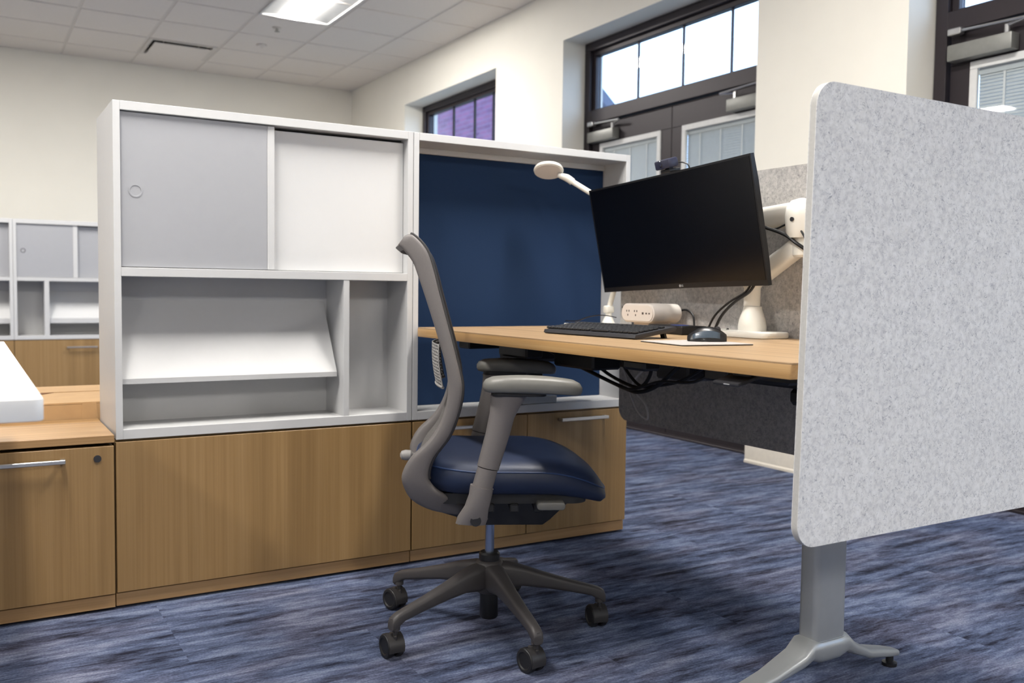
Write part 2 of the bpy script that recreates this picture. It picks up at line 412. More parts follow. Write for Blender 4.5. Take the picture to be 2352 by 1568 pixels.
for px_, py_ in ((.15, .15), (T-.15, .15), (.15, T-.15), (T-.15, T-.15)):
    B().tube([(vx0+px_, vy0+py_, CZ-.021), (vx0+px_, vy0+py_, CZ+.065)], .004, 6).fin('hanger', M['ceilrail'], t)
t = thing('sprinkler', 'small ceiling sprinkler head next to the bright ceiling light', 'sprinkler', (2.26, 7.66, CZ-.04))
B().lathe([(.034, CZ-.004), (.036, CZ-.009), (.02, CZ-.013)], (2.26, 7.66, 0)).fin('escutcheon', M['ceilrail'], t)
B().lathe([(.009, CZ-.012), (.009, CZ-.03), (.022, CZ-.033), (.022, CZ-.036), (.004, CZ-.04)], (2.26, 7.66, 0), 16).fin('nozzle', M['closer'], t)
t = thing('smoke_detector', 'faint white round sensor on the ceiling beyond the sprinkler', 'smoke detector', (2.3, 8.27, CZ-.025))
B().lathe([(.045, CZ-.004), (.048, CZ-.012), (.04, CZ-.022), (.02, CZ-.025)], (2.3, 8.27, 0)).fin('sensor_body', M['ceil'], t)
B().lathe([(.018, CZ-.024), (.016, CZ-.029), (.004, CZ-.03)], (2.3, 8.27, 0), 16).fin('sensor_cap', M['ceilrail'], t)

# ------------------------------------------------------------------ windows and doors (dark frames in the right wall)
XF = 3.855
def lintel(bm, y0, y1, z0, z1, d=.1, x=XF): bm.box(x, x+d, y0, y1, z0, z1, bev=.003)
def add_window(name, y0, y1, z0, z1, muntins):
    t = thing(name, None, None, (XF, (y0+y1)/2, z0), kind='structure')
    f = B(); w = .055
    lintel(f, y0, y1, z1-w, z1); lintel(f, y0, y1, z0, z0+w); lintel(f, y0, y0+w, z0+w, z1-w); lintel(f, y1-w, y1, z0+w, z1-w)
    f.fin('window_frame', M['frame'], t)
    f = B(); a, b_, c, d = y0+w, y1-w, z0+w, z1-w; w2 = .03
    for q in ((a, b_, d-w2, d), (a, b_, c, c+w2), (a, a+w2, c+w2, d-w2), (b_-w2, b_, c+w2, d-w2)): lintel(f, *q, d=.06, x=XF+.025)
    f.fin('sash', M['frame'], t)
    yy = [a+w2]+list(muntins)+[b_-w2]
    for i in range(len(yy)-1): bx(XF+.05, XF+.056, yy[i]+.006, yy[i+1]-.006, c+w2, d-w2).fin('pane', M['glass'], t, smooth=False)
    for m_ in muntins: bx(XF+.044, XF+.062, m_-.009, m_+.009, c+w2, d-w2).fin('muntin', M['frame'], t, smooth=False)
    return t
add_window('window_1', 6.475, 8.235, .755, 2.685, (6.92, 7.256, 7.664))
add_window('window_2', -1.995, -.105, .755, 2.685, (-1.05,))
def slats(y0, y1, z0, z1, x):
    b_ = B(); z = z0
    while z < z1:
        b_.prism([(x, z), (x+.005, z+.0162), (x+.0058, z+.0160), (x+.0008, z-.0002)], 'y', y0, y1); z += .0152
    return b_
def add_door(name, y0, y1, munt, left_closer=True):
    t = thing(name, None, None, (XF, (y0+y1)/2, 0), kind='structure')
    f = B(); w = .06; H = 2.685; d0, d1 = 2.115, 2.205   # transom bar
    lintel(f, y0, y1, H-w, H); lintel(f, y0, y0+w, .0, H-w); lintel(f, y1-w, y1, .0, H-w); lintel(f, y0+w, y1-w, d0, d1, d=.11)
    f.fin('door_frame', M['frame'], t)
    # transom light
    f = B(); a, b_, c, d = y0+w, y1-w, d1, H-w; w2 = .035
    for q in ((a, b_, d-w2, d), (a, b_, c, c+.012), (a, a+w2, c, d-w2), (b_-w2, b_, c, d-w2)): lintel(f, *q, d=.05, x=XF+.03)
    f.fin('transom_sash', M['frame'], t)
    yy = [a+w2]+sorted(munt)+[b_-w2]
    for i in range(len(yy)-1): bx(XF+.05, XF+.056, yy[i]+.004, yy[i+1]-.004, c+.012, d-w2).fin('transom_pane', M['glass'], t, smooth=False)
    for m_ in munt: bx(XF+.046, XF+.06, m_-.006, m_+.006, c+.012, d-w2).fin('muntin', M['frame'], t, smooth=False)
    ym = (y0+y1)/2
    for k, (a, b_) in enumerate(((y0+w+.004, ym-.003), (ym+.003, y1-w-.004))):
        f = B(); st = .1; x = XF+.03
        l0, l1 = a+st, b_-st; zt = 1.965
        f.box(x, x+.045, a, b_, zt, 2.11, bev=.002); f.box(x, x+.045, a, b_, .012, .27, bev=.002)
        f.box(x, x+.045, a, l0, .27, zt, bev=.002); f.box(x, x+.045, l1, b_, .27, zt, bev=.002)
        leaf = f.fin('door_leaf', M['frame'], t)
        f = B(); q = .035; x2 = x-.008
        f.box(x2, x2+.02, l0, l1, zt-q, zt, bev=.002); f.box(x2, x2+.02, l0, l1, .27, .27+q, bev=.002)
        f.box(x2, x2+.02, l0, l0+q, .27+q, zt-q, bev=.002); f.box(x2, x2+.02, l1-q, l1, .27+q, zt-q, bev=.002)
        f.fin('lite_frame', M['liteframe'], leaf)
        bx(x2+.006, x2+.010, l0+q, l1-q, .27+q, zt-q).fin('pane', M['glass'], leaf, smooth=False)
        sl = slats(l0+q, l1-q, .31, zt-q-.03, x+.012); sl.fin('blind_slats', M['blind'], leaf, kind='stuff', smooth=False)
        bx(x+.010, x+.03, l0+q, l1-q, zt-q-.028, zt-q).fin('blind_headrail', M['blind'], leaf, smooth=False)
        for m_ in (.2, .5, .8):
            yc = l0+q+(l1-l0-2*q)*m_
            bx(x+.008, x+.010, yc-.005, yc+.005, .31, zt-q-.03).fin('ladder_tape', M['liteframe'], leaf, smooth=False)
        # closer: body on the hinge side, arm up to the transom bar
        hs = 1 if k == 1 else -1
        yh = b_-.02 if k == 1 else a+.02
        ya, yb = sorted((yh, yh-hs*.30))
        bx(x-.062, x-.001, ya, yb, 1.972, 2.045, bev=.006, seg=2).fin('closer_body', M['closer'], leaf)
        B().tube([(x-.03, yh-hs*.26, 2.047), (x-.03, yh-hs*.26, 2.085)], .012).tube([(x-.03, yh-hs*.26, 2.080), (x-.055, yh-hs*.36, 2.088)], .008, 8).tube([(x-.055, yh-hs*.36, 2.090), (x-.045, yh-hs*.04, 2.104)], .007, 8).box(x-.062, x-.026, yh-hs*.03-.032, yh-hs*.03+.032, 2.088, 2.118, bev=.004).fin('closer_arm', M['chrome'], leaf)
        bx(x-.06, x-.03, min(a, b_)+.12, max(a, b_)-.12, 1.0, 1.05, bev=.01).fin('push_bar', M['chrome'], leaf)
    bx(XF-.02, XF+.12, y0, y1, 0, .014, bev=.003).fin('threshold', M['frame'], t)
add_door('door_1', 3.645, 5.505, (4.954, 4.505, 4.077))
add_door('door_2', .855, 2.712, (2.15, 1.71, 1.28))

# ------------------------------------------------------------------ outside
single(bx(XO+.02, 90, -60, 90, -.5, -.05), 'ground', M['ground'], 'grey paved ground outside the windows', 'ground')
t = thing('brick_building', 'red brick building seen through the small left window', 'building', (12, 30, 0))
bx(12, 14, 21.0, 44, -.04, 15).fin('brick_wall', M['brick'], t, smooth=False)
bx(11.8, 14.2, 20.8, 44.2, 15, 15.4, bev=.02).fin('parapet', M['base'], t)
t = thing('gabled_house', 'distant blue grey gabled house seen through the glass above the double doors', 'house', (29.9, 46, 0))
B().prism([(40.6, -.04), (52, -.04), (52, 10.9), (46.3, 16.1), (40.6, 10.9)], 'x', 29.75, 30.15).fin('house_wall', M['siding'], t, smooth=False)
for s_ in (-1, 1):
    e = 46.3+s_*6.5; z = 10.17
    B().prism([(46.3, 16.1), (e, z), (e, z+.35), (46.3, 16.5)], 'x', 29.5, 30.3).fin('roof_slope', M['roofm'], t, smooth=False)
bx(29.6, 29.74, 40.3, 52.3, 10.55, 10.85).fin('eave_board', M['roofm'], t, smooth=False)

# ------------------------------------------------------------------ storage: low oak cabinets and white hutches
Y0 = 2.775
def bar_handle(par, xa, xb, z, y, mat=None, kind='x'):
    b_ = B(); b_.box(xa, xb, y-.030, y-.022, z-.006, z+.006, bev=.002)
    for x in (xa+.006, xb-.006): b_.box(x-.006, x+.006, y-.026, y, z-.005, z+.005, bev=.001)
    return b_.fin('handle', mat or M['chrome'], par)
def low_cabinet(x0, x1, y0, label, fronts, top=.484, depth=.46, plinth=.0, ledge=False, jog=0, group=None):
    t = thing('low_cabinet', label, 'cabinet', ((x0+x1)/2, y0+depth/2, 0), group=group)
    y = y0-jog
    zt = top
    if ledge:
        bx(x0, x1, y, y0+.36, .481, .503, bev=.0015).fin('cabinet_top', M['woodx'], t)
        zt = .4805
    c = B()
    c.box(x0, x1, y+.021, y0+.36, .045, zt-.012 if ledge else zt)
    c.fin('carcass', M['woodz'], t, smooth=False)
    bx(x0, x1, y+.012, y0+.34, .008, .045, bev=.001).fin('plinth', M['woodx'], t)
    for (a, b_, hd, lock) in fronts:
        f = bx(a+.0015, b_-.0015, y, y+.019, .050, zt-.004 if not ledge else .472, bev=.001).fin('door', M['woodz'], t)
        if hd: bar_handle(f, hd[0], hd[1], hd[2], y)
        if lock:
            B().lathe([(.010, y-.003), (.010, y+.001)], (lock, 0, .439), 20, 'y').fin('lock', M['satblack'], f)
    return t
low_cabinet(-.66, .354, Y0, 'low oak cabinet at the left edge, with round lock and bar handle', [(-.66, -.16, None, None), (-.16, .354, (-.06, .228, .441), .310)], ledge=True, jog=.006)
low_cabinet(.357, 1.268, Y0, 'low oak cabinet with one plain wide front under the white hutch', [(.357, 1.268, None, None)])
low_cabinet(1.271, 2.166, Y0, 'low oak cabinet with two handled doors behind the office chair', [(1.271, 1.720, (1.39, 1.60, .455), None), (1.720, 2.166, (1.85, 2.06, .455), None)])

def hutch(x0, x1, y0, label, kind, zb=.487, zt=1.433, depth=.35, flip=False, group=None):
    t = thing('storage_hutch', label, 'storage hutch', ((x0+x1)/2, y0+depth/2, zb), group=group)
    th = .019; yb = y0+.165; y1 = y0+depth
    bx(x0, x0+th, y0, y1, zb, zt, bev=.001).fin('side_panel', M['white'], t)
    bx(x1-th, x1, y0, y1, zb, zt, bev=.001).fin('side_panel', M['white'], t)
    bx(x0+th, x1-th, y0, y1, zt-.025, zt, bev=.001).fin('top_panel', M['white'], t)
    bx(x0+th, x1-th, y0, y1, zb, zb+.028, bev=.001).fin('bottom_panel', M['white'], t)
    a, b_ = x0+th, x1-th
    def X(u): return a+b_-u if flip else u
    if kind == 'shelf':
        bx(a, b_, yb, yb+.012, zb+.028, zt-.025).fin('back_panel', M['white'], t, smooth=False)
        bx(a, b_, y0, yb, .947, .972, bev=.001).fin('shelf', M['white'], t)
        dv = x0+.672
        p = sorted((X(dv), X(dv+.019)))
        bx(p[0], p[1], y0+.001, yb, zb+.028, .947, bev=.001).fin('divider', M['white'], t)
        q = sorted((X(a+.0), X(dv-.012)))
        B().prism([(yb-.001, .878), (y0+.03, .655), (y0+.03, .640), (y0+.042, .640), (y0+.043, .652), (yb-.001, .858)], 'x', q[0], q[1]).fin('display_shelf', M['white'], t, smooth=False)
        sp = x0+.455
        q = sorted((X(a+.001), X(sp-.022)))
        d = bx(q[0], q[1], y0+.012, y0+.028, .974, zt-.027, bev=.001).fin('sliding_door', M['greydoor'], t, label='matt grey sliding door with a round finger pull')
        q = sorted((X(sp-.022), X(sp)))
        bx(q[0], q[1], y0+.010, y0+.028, .974, zt-.027, bev=.002).fin('door_pull', M['white'], d, label='white edge strip')
        rc = B(); t_ = bmesh.new()
        rc.lathe([(.0185, y0+.0125), (.0185, y0+.0105), (.0150, y0+.0105), (.0140, y0+.0125)], (X(x0+.060), 0, 1.188), 28, 'y')
        rc.fin('finger_pull', M['greydoor'], d)
        q = sorted((X(sp-.03), X(b_-.001)))
        if kind == 'shelf':
            bx(q[0], q[1], y0+.036, y0+.050, .974, zt-.034, bev=.001).fin('sliding_door', M['whitegloss'] if not flip else M['greydoor'], t, label='glossy white sliding door' if not flip else None)
    else:
        bx(a, b_, y0+.135, y0+.160, zt-.045, zt-.025, bev=.002).fin('top_rail', M['white'], t)
        bx(a, b_, y0+.145, y0+.163, zb+.028, zt-.045, bev=.002).fin('tack_board', M['blue'], t, label='dark navy blue fabric panel')
        bx(a, b_, y0+.165, y0+.177, zb+.028, zt-.025).fin('back_panel', M['white'], t, smooth=False)
    return t
hutch(.359, 1.268, Y0, 'white storage hutch with grey and white sliding doors above a slanted shelf', 'shelf')
hutch(1.270, 2.160, Y0, 'white open hutch lined with a dark navy blue panel', 'board')
YBK = 8.18
def bgrow():
    hutch(.340, 1.250, YBK, 'background white hutch with grey door and slanted shelf, beyond the cardboard box', 'shelf', flip=False)
    hutch(-.575, .338, YBK, 'background white hutch cut off by the left edge of the picture', 'shelf')
    hutch(1.252, 2.160, YBK, 'background white hutch hidden behind the near hutches', 'shelf')
    low_cabinet(.340, 1.250, YBK, 'background oak cabinet with a bar handle, beyond the cardboard box', [(.340, 1.250, (.70, .92, .422), None)])
    low_cabinet(-.575, .338, YBK, 'background oak cabinet mostly hidden by the white desk at left', [(-.575, .338, (-.4, -.18, .422), None)])
    low_cabinet(1.252, 2.160, YBK, 'background oak cabinet hidden behind the near cabinets', [(1.252, 2.160, None, None)])

# background hutch has its own layout: narrow bay at left, slanted shelf at right
def back_hutch(x0, x1, y0, label):
    zb, zt, depth, th = .487, 1.433, .35, .024
    t = thing('storage_hutch', label, 'storage hutch', ((x0+x1)/2, y0+depth/2, zb))
    yb = y0+.25
    a, b_ = x0+th, x1-th
    bx(x0, a, y0, y0+depth, zb, zt, bev=.001).fin('side_panel', M['white'], t)
    bx(b_, x1, y0, y0+depth, zb, zt, bev=.001).fin('side_panel', M['white'], t)
    bx(a, b_, y0, y0+depth, zt-.034, zt, bev=.001).fin('top_panel', M['white'], t)
    bx(a, b_, y0, y0+depth, zb, zb+.03, bev=.001).fin('bottom_panel', M['white'], t)
    bx(a, b_, yb, yb+.012, zb+.03, zt-.034).fin('back_panel', M['white'], t, smooth=False)
    bx(a, b_, y0, yb, .950, .978, bev=.001).fin('shelf', M['white'], t)
    d0 = x0+.215
    bx(d0, d0+.035, y0+.001, yb, zb+.03, .950, bev=.001).fin('divider', M['white'], t)
    B().prism([(yb-.001, .87), (y0+.03, .655), (y0+.03, .615), (y0+.045, .615), (y0+.046, .64), (yb-.001, .85)], 'x', d0+.035, b_).fin('display_shelf', M['white'], t, smooth=False)
    s_ = x0+.46
    d = bx(a+.001, s_-.034, y0+.012, y0+.028, .980, zt-.036, bev=.001).fin('sliding_door', M['greydoor'], t)
    bx(s_-.034, s_, y0+.010, y0+.028, .980, zt-.036, bev=.002).fin('door_pull', M['white'], d)
    B().lathe([(.018, y0+.0125), (.018, y0+.0105), (.014, y0+.0105), (.013, y0+.0125)], (x0+.07, 0, 1.187), 20, 'y').fin('finger_pull', M['satblack'], d)
    bx(s_-.03, b_-.001, y0+.036, y0+.050, .980, zt-.04, bev=.001).fin('sliding_door', M['greydoor'], t)
back_hutch(.330, 1.240, YBK, 'background white hutch with a grey sliding door, beyond the cardboard box')
back_hutch(-.580, .328, YBK, 'background white hutch cut off by the left edge of the picture')
low_cabinet(.330, 1.240, YBK, 'background oak cabinet with a bar handle, beyond the cardboard box', [(.330, 1.240, (.70, .925, .422), None)])
low_cabinet(-.580, .328, YBK, 'background oak cabinet mostly hidden by the white desk', [(-.580, .328, (-.4, -.18, .422), None)])

# cardboard box behind the ledge
t = thing('cardboard_box', 'opened brown cardboard box behind the oak cabinet ledge', 'box', (.14, 3.46, 0))
bo = B(); x0, x1, y0, y1, zt = -.22, .47, 3.142, 3.672, .550
for q in ((x0, x1, y0, y0+.006), (x0, x1, y1-.006, y1), (x0, x0+.006, y0, y1), (x1-.006, x1, y0, y1)): bo.box(*q, .01, zt)
bo.box(x0, x1, y0, y1, .001, .012)
bo.fin('carton', M['card'], t, smooth=False)
B().prism([(y0, zt+.001), (y0+.262, zt+.006), (y0+.262, zt+.011), (y0, zt+.006)], 'x', x0, x1).fin('flap', M['card'], t, smooth=False)
B().prism([(y1, zt+.001), (y1-.266, zt+.008), (y1-.266, zt+.013), (y1, zt+.006)], 'x', x0, x1).fin('flap', M['card'], t, smooth=False)
for a_ in ((.13, .19), (.30, .37)):
    B().prism([(a_[0], .40), (a_[1], .40), (a_[1]-.02, .552), (a_[0]+.01, .552)], 'y', y0-.002, y0-.0005).fin('packing_tape', M['card'], t, smooth=False)
B().prism([(.205, y0+.215), (.250, y0+.262), (.150, y0+.262)], 'z', zt+.0112, zt+.0122).fin('torn_notch', M['cardd'], t, smooth=False)

# ------------------------------------------------------------------ desks
def t_leg(par, xc, y, ztop, xa, xb):
    """silver column on an arched two-toe foot"""
    B().prism(rrect(xc-.052, xc+.052, y-.028, y+.028, .014, 5), 'z', .120, ztop).fin('column', M['alu'], par, angle=50)
    foot = B()
    st = [(xa, .034, .016, .010), (xa+.03, .040, .022, .012), (xa+.12, .058, .028, .015), (xc-.085, .088, .034, .022), (xc-.058, .108, .036, .034), (xc-.03, .104, .036, .040), (xc+.03, .104, .036, .040), (xc+.058, .108, .036, .034), (xc+.085, .088, .034, .022), (xb-.12, .058, .028, .015), (xb-.03, .040, .022, .012), (xb, .034, .016, .010)]
    rg = []
    for x, z, hw, hh in st:
        z0 = z-.0; top = z+hh*.55; bot = z-hh*.9
        rg.append([Vector((x, y+p, q)) for p, q in rrect(-hw, hw, bot, top, min(hh*.6, hw*.6), 4)])
    foot.rings(rg)
    foot.prism(rrect(xc-.054, xc+.054, y-.030, y+.030, .015, 5), 'z', .095, .121)
    fo = foot.fin('foot', M['alu'], par, angle=50)
    for x in (xa+.016, xb-.016): B().lathe([(.018, 0), (.018, .008), (.009, .010), (.009, .03)], (x, y, 0), 20).fin('glide', M['black'], fo)
DX0, DX1, DY0, DY1, DZ = 1.275, 1.988, 1.162, 2.772, .796
t = thing('standing_desk', 'oak topped sit-stand desk on a silver leg, in the centre of the office', 'desk', ((DX0+DX1)/2, (DY0+DY1)/2, 0))
pl = rrect(DX0, DX1, DY0, DY1, [.004, .004, .01, .03], 6)
B().prism([(DX0+.0012+(x-DX0)*.998, DY0+.001+(y-DY0)*.9988) for x, y in pl], 'z', DZ-.003, DZ).fin('desk_top', M['woody'], t, label='flat oak laminate worktop')
B().prism(pl, 'z', DZ-.030, DZ-.0031, bev=.0015).fin('edge_band', M['edge'], t, label='yellowish oak edge')
t_leg(t, 1.717, 1.447, .72, 1.42, 1.985)
fr = B(); fr.box(1.655, 1.765, 1.25, 2.70, .700, .745, bev=.004); fr.box(1.36, 1.92, 1.41, 1.48, .735, .765, bev=.004); fr.box(1.36, 1.92, 2.55, 2.62, .735, .765, bev=.004)
fr.fin('under_frame', M['black'], t)
bx(1.66, 1.76, 1.38, 1.52, .66, .70, bev=.01).fin('motor_housing', M['black'], t)
bx(1.45, 1.60, 2.40, 2.52, .70, .762, bev=.01).fin('motor_housing', M['black'], t)
bx(1.70, 1.848, 2.780, 2.905, .5155, .542, bev=.002).fin('support_foot', M['alu'], t)
bx(1.74, 1.80, 2.80, 2.86, .542, .70, bev=.004).box(1.70, 1.80, 2.60, 2.86, .70, .745, bev=.004).fin('support_post', M['black'], t)
ct = B(); ct.box(1.82, 1.97, 2.00, 2.50, .700, .705); ct.box(1.82, 1.825, 2.00, 2.50, .705, .735); ct.box(1.965, 1.97, 2.00, 2.50, .705, .766)
ct.fin('cable_tray', M['black'], t)
mt = Matrix.Translation((1.286, 1.330, .7455)) @ Matrix.Rotation(math.radians(-14), 4, 'Y')
pad_ = B().box(-.008, .075, -.036, .036, -.005, .003, bev=.003, seg=2, mtx=mt).fin('height_paddle', M['satblack'], t)
B().box(-.0084, -.0079, -.012, .004, -.0015, .0005, mtx=mt).fin('paddle_mark', M['mark'], pad_)
bx(1.32, 1.42, 1.305, 1.355, .7505, .7655, bev=.003).fin('paddle_mount', M['black'], t)
bx(1.42, 1.50, 1.30, 1.40, .735, .7655, bev=.006).fin('control_box', M['black'], t)
bx(1.31, 1.36, 1.62, 1.70, .742, .7655, bev=.006).fin('cable_clip', M['black'], t)

# white neighbouring desk at the left
t = thing('standing_desk', 'bright white desk top entering at the left edge of the picture', 'desk', (-.29, 2.06, 0))
B().prism(rrect(-.66, .088, 1.356, 2.765, [.004, .012, .004, .004], 5), 'z', .740, .770, bev=.002).fin('desk_top', M['whitedesk'], t)
t_leg(t, -.29, 1.62, .739, -.58, 0.0)
bx(-.34, -.24, 1.5, 2.65, .69, .7395, bev=.004).fin('under_frame', M['alu'], t)
t_leg(t, -.29, 2.52, .739, -.58, 0.0)

# ------------------------------------------------------------------ felt screens
def screen_x(name, label, x0, x1, y, z0, z1, th, radii, mat, lean, brackets):
    t = thing(name, label, 'divider screen', ((x0+x1)/2, y+th/2, z0), local=True)
    cx, cz = (x0+x1)/2, z0
    p = [(a-cx, b_-cz) for a, b_ in rrect(x0, x1, z0, z1, radii, 10)]
    sh = Matrix(((1, 0, 0, 0), (0, 1, -lean, 0), (0, 0, 1, 0), (0, 0, 0, 1)))
    B().prism(p, 'y', -th/2+.0012, th/2-.0012, mtx=sh).fin('felt_core', M['feltedge'], t, angle=60)
    B().prism(p, 'y', -th/2, -th/2+.0012, mtx=sh).fin('felt_face', mat, t, angle=60)
    B().prism(p, 'y', th/2-.0012, th/2, mtx=sh).fin('felt_face', mat, t, angle=60)
    for xb in brackets: bx(xb-cx-.03, xb-cx+.03, th/2-.001, th/2+.014, .757-cz, .7655-cz).fin('clamp', M['alu'], t)
    return t
screen_x('felt_screen', 'large light grey felt screen closing the near end of the desk', 1.272, 2.005, 1.133, .463, 1.292, .015, [.045, .010, .045, .045], M['feltl'], .020, (1.35, 1.9))
t = thing('felt_screen', 'grey felt screen, shade painted into its colour, along the back of the desk behind the monitor', 'divider screen', (1.997, 1.89, .47))
pp = rrect(1.165, 2.600, .470, 1.278, [.010, .045, .045, .010], 8)
B().prism(pp, 'x', 1.9915, 2.0035).fin('felt_face', M['feltshade'], t, angle=60)
B().prism(pp, 'x', 2.0036, 2.0056).fin('felt_back', M['feltedge'], t, angle=60)

# ------------------------------------------------------------------ office chair
def chair():
    c = thing('office_chair', 'grey framed mesh back office chair with a navy blue seat', 'chair', (1.206, 2.132, 0), -math.radians(27), local=True)
    ot = [(-.238, 1.026), (-.226, 1.016), (-.203, .987), (-.190, .955), (-.172, .904), (-.145, .821), (-.121, .737), (-.115, .674), (-.128, .611), (-.159, .558), (-.203, .515), (-.224, .473), (-.221, .441), (-.200, .404), (-.152, .372), (-.089, .352)]
    inn = [(-.222, 1.050), (-.203, 1.052), (-.170, 1.018), (-.152, .970), (-.135, .905), (-.109, .811), (-.086, .722), (-.080, .680), (-.088, .630), (-.110, .569), (-.148, .515), (-.160, .470), (-.147, .440), (-.120, .418), (-.095, .398), (-.062, .380)]
    vc = [.195, .198, .205, .210, .216, .224, .230, .232, .232, .230, .226, .220, .212, .195, .165, .13]
    hv = [.010, .013, .015, .016, .017, .018, .019, .020, .021, .022, .023, .024, .024, .024, .024, .022]
    def dens(l, k=4):
        out = []
        for i in range(len(l)-1):
            p0, p1, p2, p3 = l[max(i-1, 0)], l[i], l[i+1], l[min(i+2, len(l)-1)]
            for j in range(k):
                t = j/k
                out.append(.5*((2*p1)+(p2-p0)*t+(2*p0-5*p1+4*p2-p3)*t*t+(3*p1-p0-3*p2+p3)*t**3))
        out.append(l[-1]); return out
    O = dens([Vector(p) for p in ot]); I = dens([Vector(p) for p in inn]); V = dens(vc); HV = dens(hv)
    for s_ in (-1, 1):
        rg = []
        for o, i, v, h in zip(O, I, V, HV):
            m = (o+i)/2; d = (i-o)/2; L = d.length; d = d.normalized()
            ring = []
            for k in range(16):
                a = 2*PI*k/16; ca, sa = math.cos(a), math.sin(a)
                e = .55
                x = math.copysign(abs(ca)**e, ca)*L; y = math.copysign(abs(sa)**e, sa)*h
                ring.append(Vector((m.x+d.x*x, s_*v+y, m.y+d.y*x)))
            rg.append(ring)
        B().rings(rg).fin('back_frame', M['taupe'], c, angle=60)
        pts = [(i.x+.001, s_*(v+h*.2), i.y) for i, v, h in zip(I, V, HV)][3:46]
        B().tube(pts, .0045, 8).fin('mesh_trim', M['hood'], c)
    # head rail
    rg = []
    for k in range(17):
        v = -.195+.39*k/16; b_ = .018*(1-(v/.195)**2)
        ring = []
        for (u, w) in ((-.236-b_, 1.026), (-.226-b_, 1.040), (-.208-b_, 1.050), (-.198-b_, 1.040), (-.206-b_, 1.028), (-.224-b_, 1.016)): ring.append(Vector((u, v, w)))
        rg.append(ring)
    B().rings(rg).fin('top_rail', M['taupe'], c, angle=60)
    # mesh sheet
    g = B(); t = bmesh.new(); rows = []
    sel = list(range(4, 46))
    for k in sel:
        i, v = I[k], V[k]; row = []
        for j in range(13):
            f = -1+2*j/12; bow = .030*(1-f*f)
            row.append(t.verts.new((i.x-.003-bow, f*v, i.y)))
        rows.append(row)
    for a, b_ in zip(rows, rows[1:]):
        for j in range(12): t.faces.new((a[j], a[j+1], b_[j+1], b_[j]))
    g.add(t); ms = g.fin('mesh_back', M['knit'], c)
    md = ms.modifiers.new('thick', 'SOLIDIFY'); md.thickness = .0015
    # perforated lumbar plate
    t = bmesh.new(); nr, nc = 27, 44; vs = []
    for r in range(nr+1):
        w = .676+.108*r/nr; row = []
        for q in range(nc+1):
            v = -.150+.30*q/nc; u = -.119-.026*math.cos(PI*v/.36)-.004*math.sin(PI*r/nr) - .011*(r/nr)
            row.append(t.verts.new((u, v, w)))
        vs.append(row)
    for r in range(nr):
        for q in range(nc):
            if r % 2 == 1 and q % 3 != (0 if (r//2) % 2 else 1) and 0 < q < nc-1: continue
            t.faces.new((vs[r][q], vs[r][q+1], vs[r+1][q+1], vs[r+1][q]))
    g = B(); g.add(t); lp = g.fin('lumbar_plate', M['lumbar'], c, label='pale perforated lumbar plate')
    md = lp.modifiers.new('thick', 'SOLIDIFY'); md.thickness = .003
    rim = [(-.119-.026*math.cos(PI*v/.36)-.002, v, .676) for v in [-.15+.3*q/16 for q in range(17)]]
    B().tube(rim, .004, 6).fin('lumbar_rim', M['lumbar'], c)
    # seat
    def plan(sc, n=64):
        out = []
        for k in range(n):
            a = 2*PI*k/n; ca, sa = math.cos(a), math.sin(a); e = 2/3.6
            u = .050+.250*sc*math.copysign(abs(ca)**e, ca); wd = .243 - .02*max(0, (u-.1)/.2)
            out.append((u, wd*sc*math.copysign(abs(sa)**e, sa)))
        return out
    lv = [(.02, .418, 0), (.72, .418, 0), (.88, .420, .0), (.96, .428, .25), (1.0, .448, .55), (1.0, .462, .8), (.992, .474, .9), (.97, .485, 1), (.92, .494, 1), (.80, .501, 1), (.60, .504, 1), (.35, .502, 1), (.02, .500, 1)]
    rg = []
    for sc, z, tp in lv:
        ring = []
        for u, v in plan(sc):
            d = max(0, (u-.08)/.22); zz = z-(.052+.020*tp)*abs(d)**2.4 + .012*max(0, (-.05-u)/.15)*tp
            ring.append(Vector((u, v, zz)))
        rg.append(ring)
    st = B().rings(rg).fin('seat', M['seat'], c, angle=80)
    pip = []
    for u, v in plan(.985):
        d = max(0, (u-.08)/.22); pip.append((u, v, .4795-(.072)*abs(d)**2.4+.012*max(0, (-.05-u)/.15)))
    pip.append(pip[0]); B().tube(pip, .0022, 6).fin('piping', M['seam'], st)
    # mechanism
    B().prism([(-.10, .375), (-.085, .310), (.135, .310), (.155, .325), (.205, .372), (.21, .395), (-.12, .395)], 'y', -.085, .085, bev=.006).fin('tilt_mechanism', M['mech'], c)
    B().prism(rrect(-.15, .235, -.20, .20, .04, 6), 'z', .394, .420).fin('seat_pan', M['mech'], c)
    for u in (-.02, .04, .10): bx(u, u+.022, -.215, .215, .375, .395, bev=.003).fin('slide_rib', M['mech'], c)
    B().prism([(-.14, .36), (-.09, .345), (-.04, .35), (-.04, .39), (-.15, .40)], 'y', -.14, .14, bev=.006).fin('back_yoke', M['mech'], c)
    for s_ in (-1, 1):
        B().prism(rrect(.105, .175, .385, .404, .008, 4), 'y', s_*.205-.03, s_*.205+.03, bev=.003).fin('lever', M['padgrey'], c, label='small grey paddle lever')
    B().lathe([(.004, -.250), (.011, -.246), (.014, -.236), (.013, -.222), (.006, -.215), (.005, -.14)], (.012, -.06, .49), 16, 'x').fin('recline_knob', M['lumbar'], c, label='small pale knob')
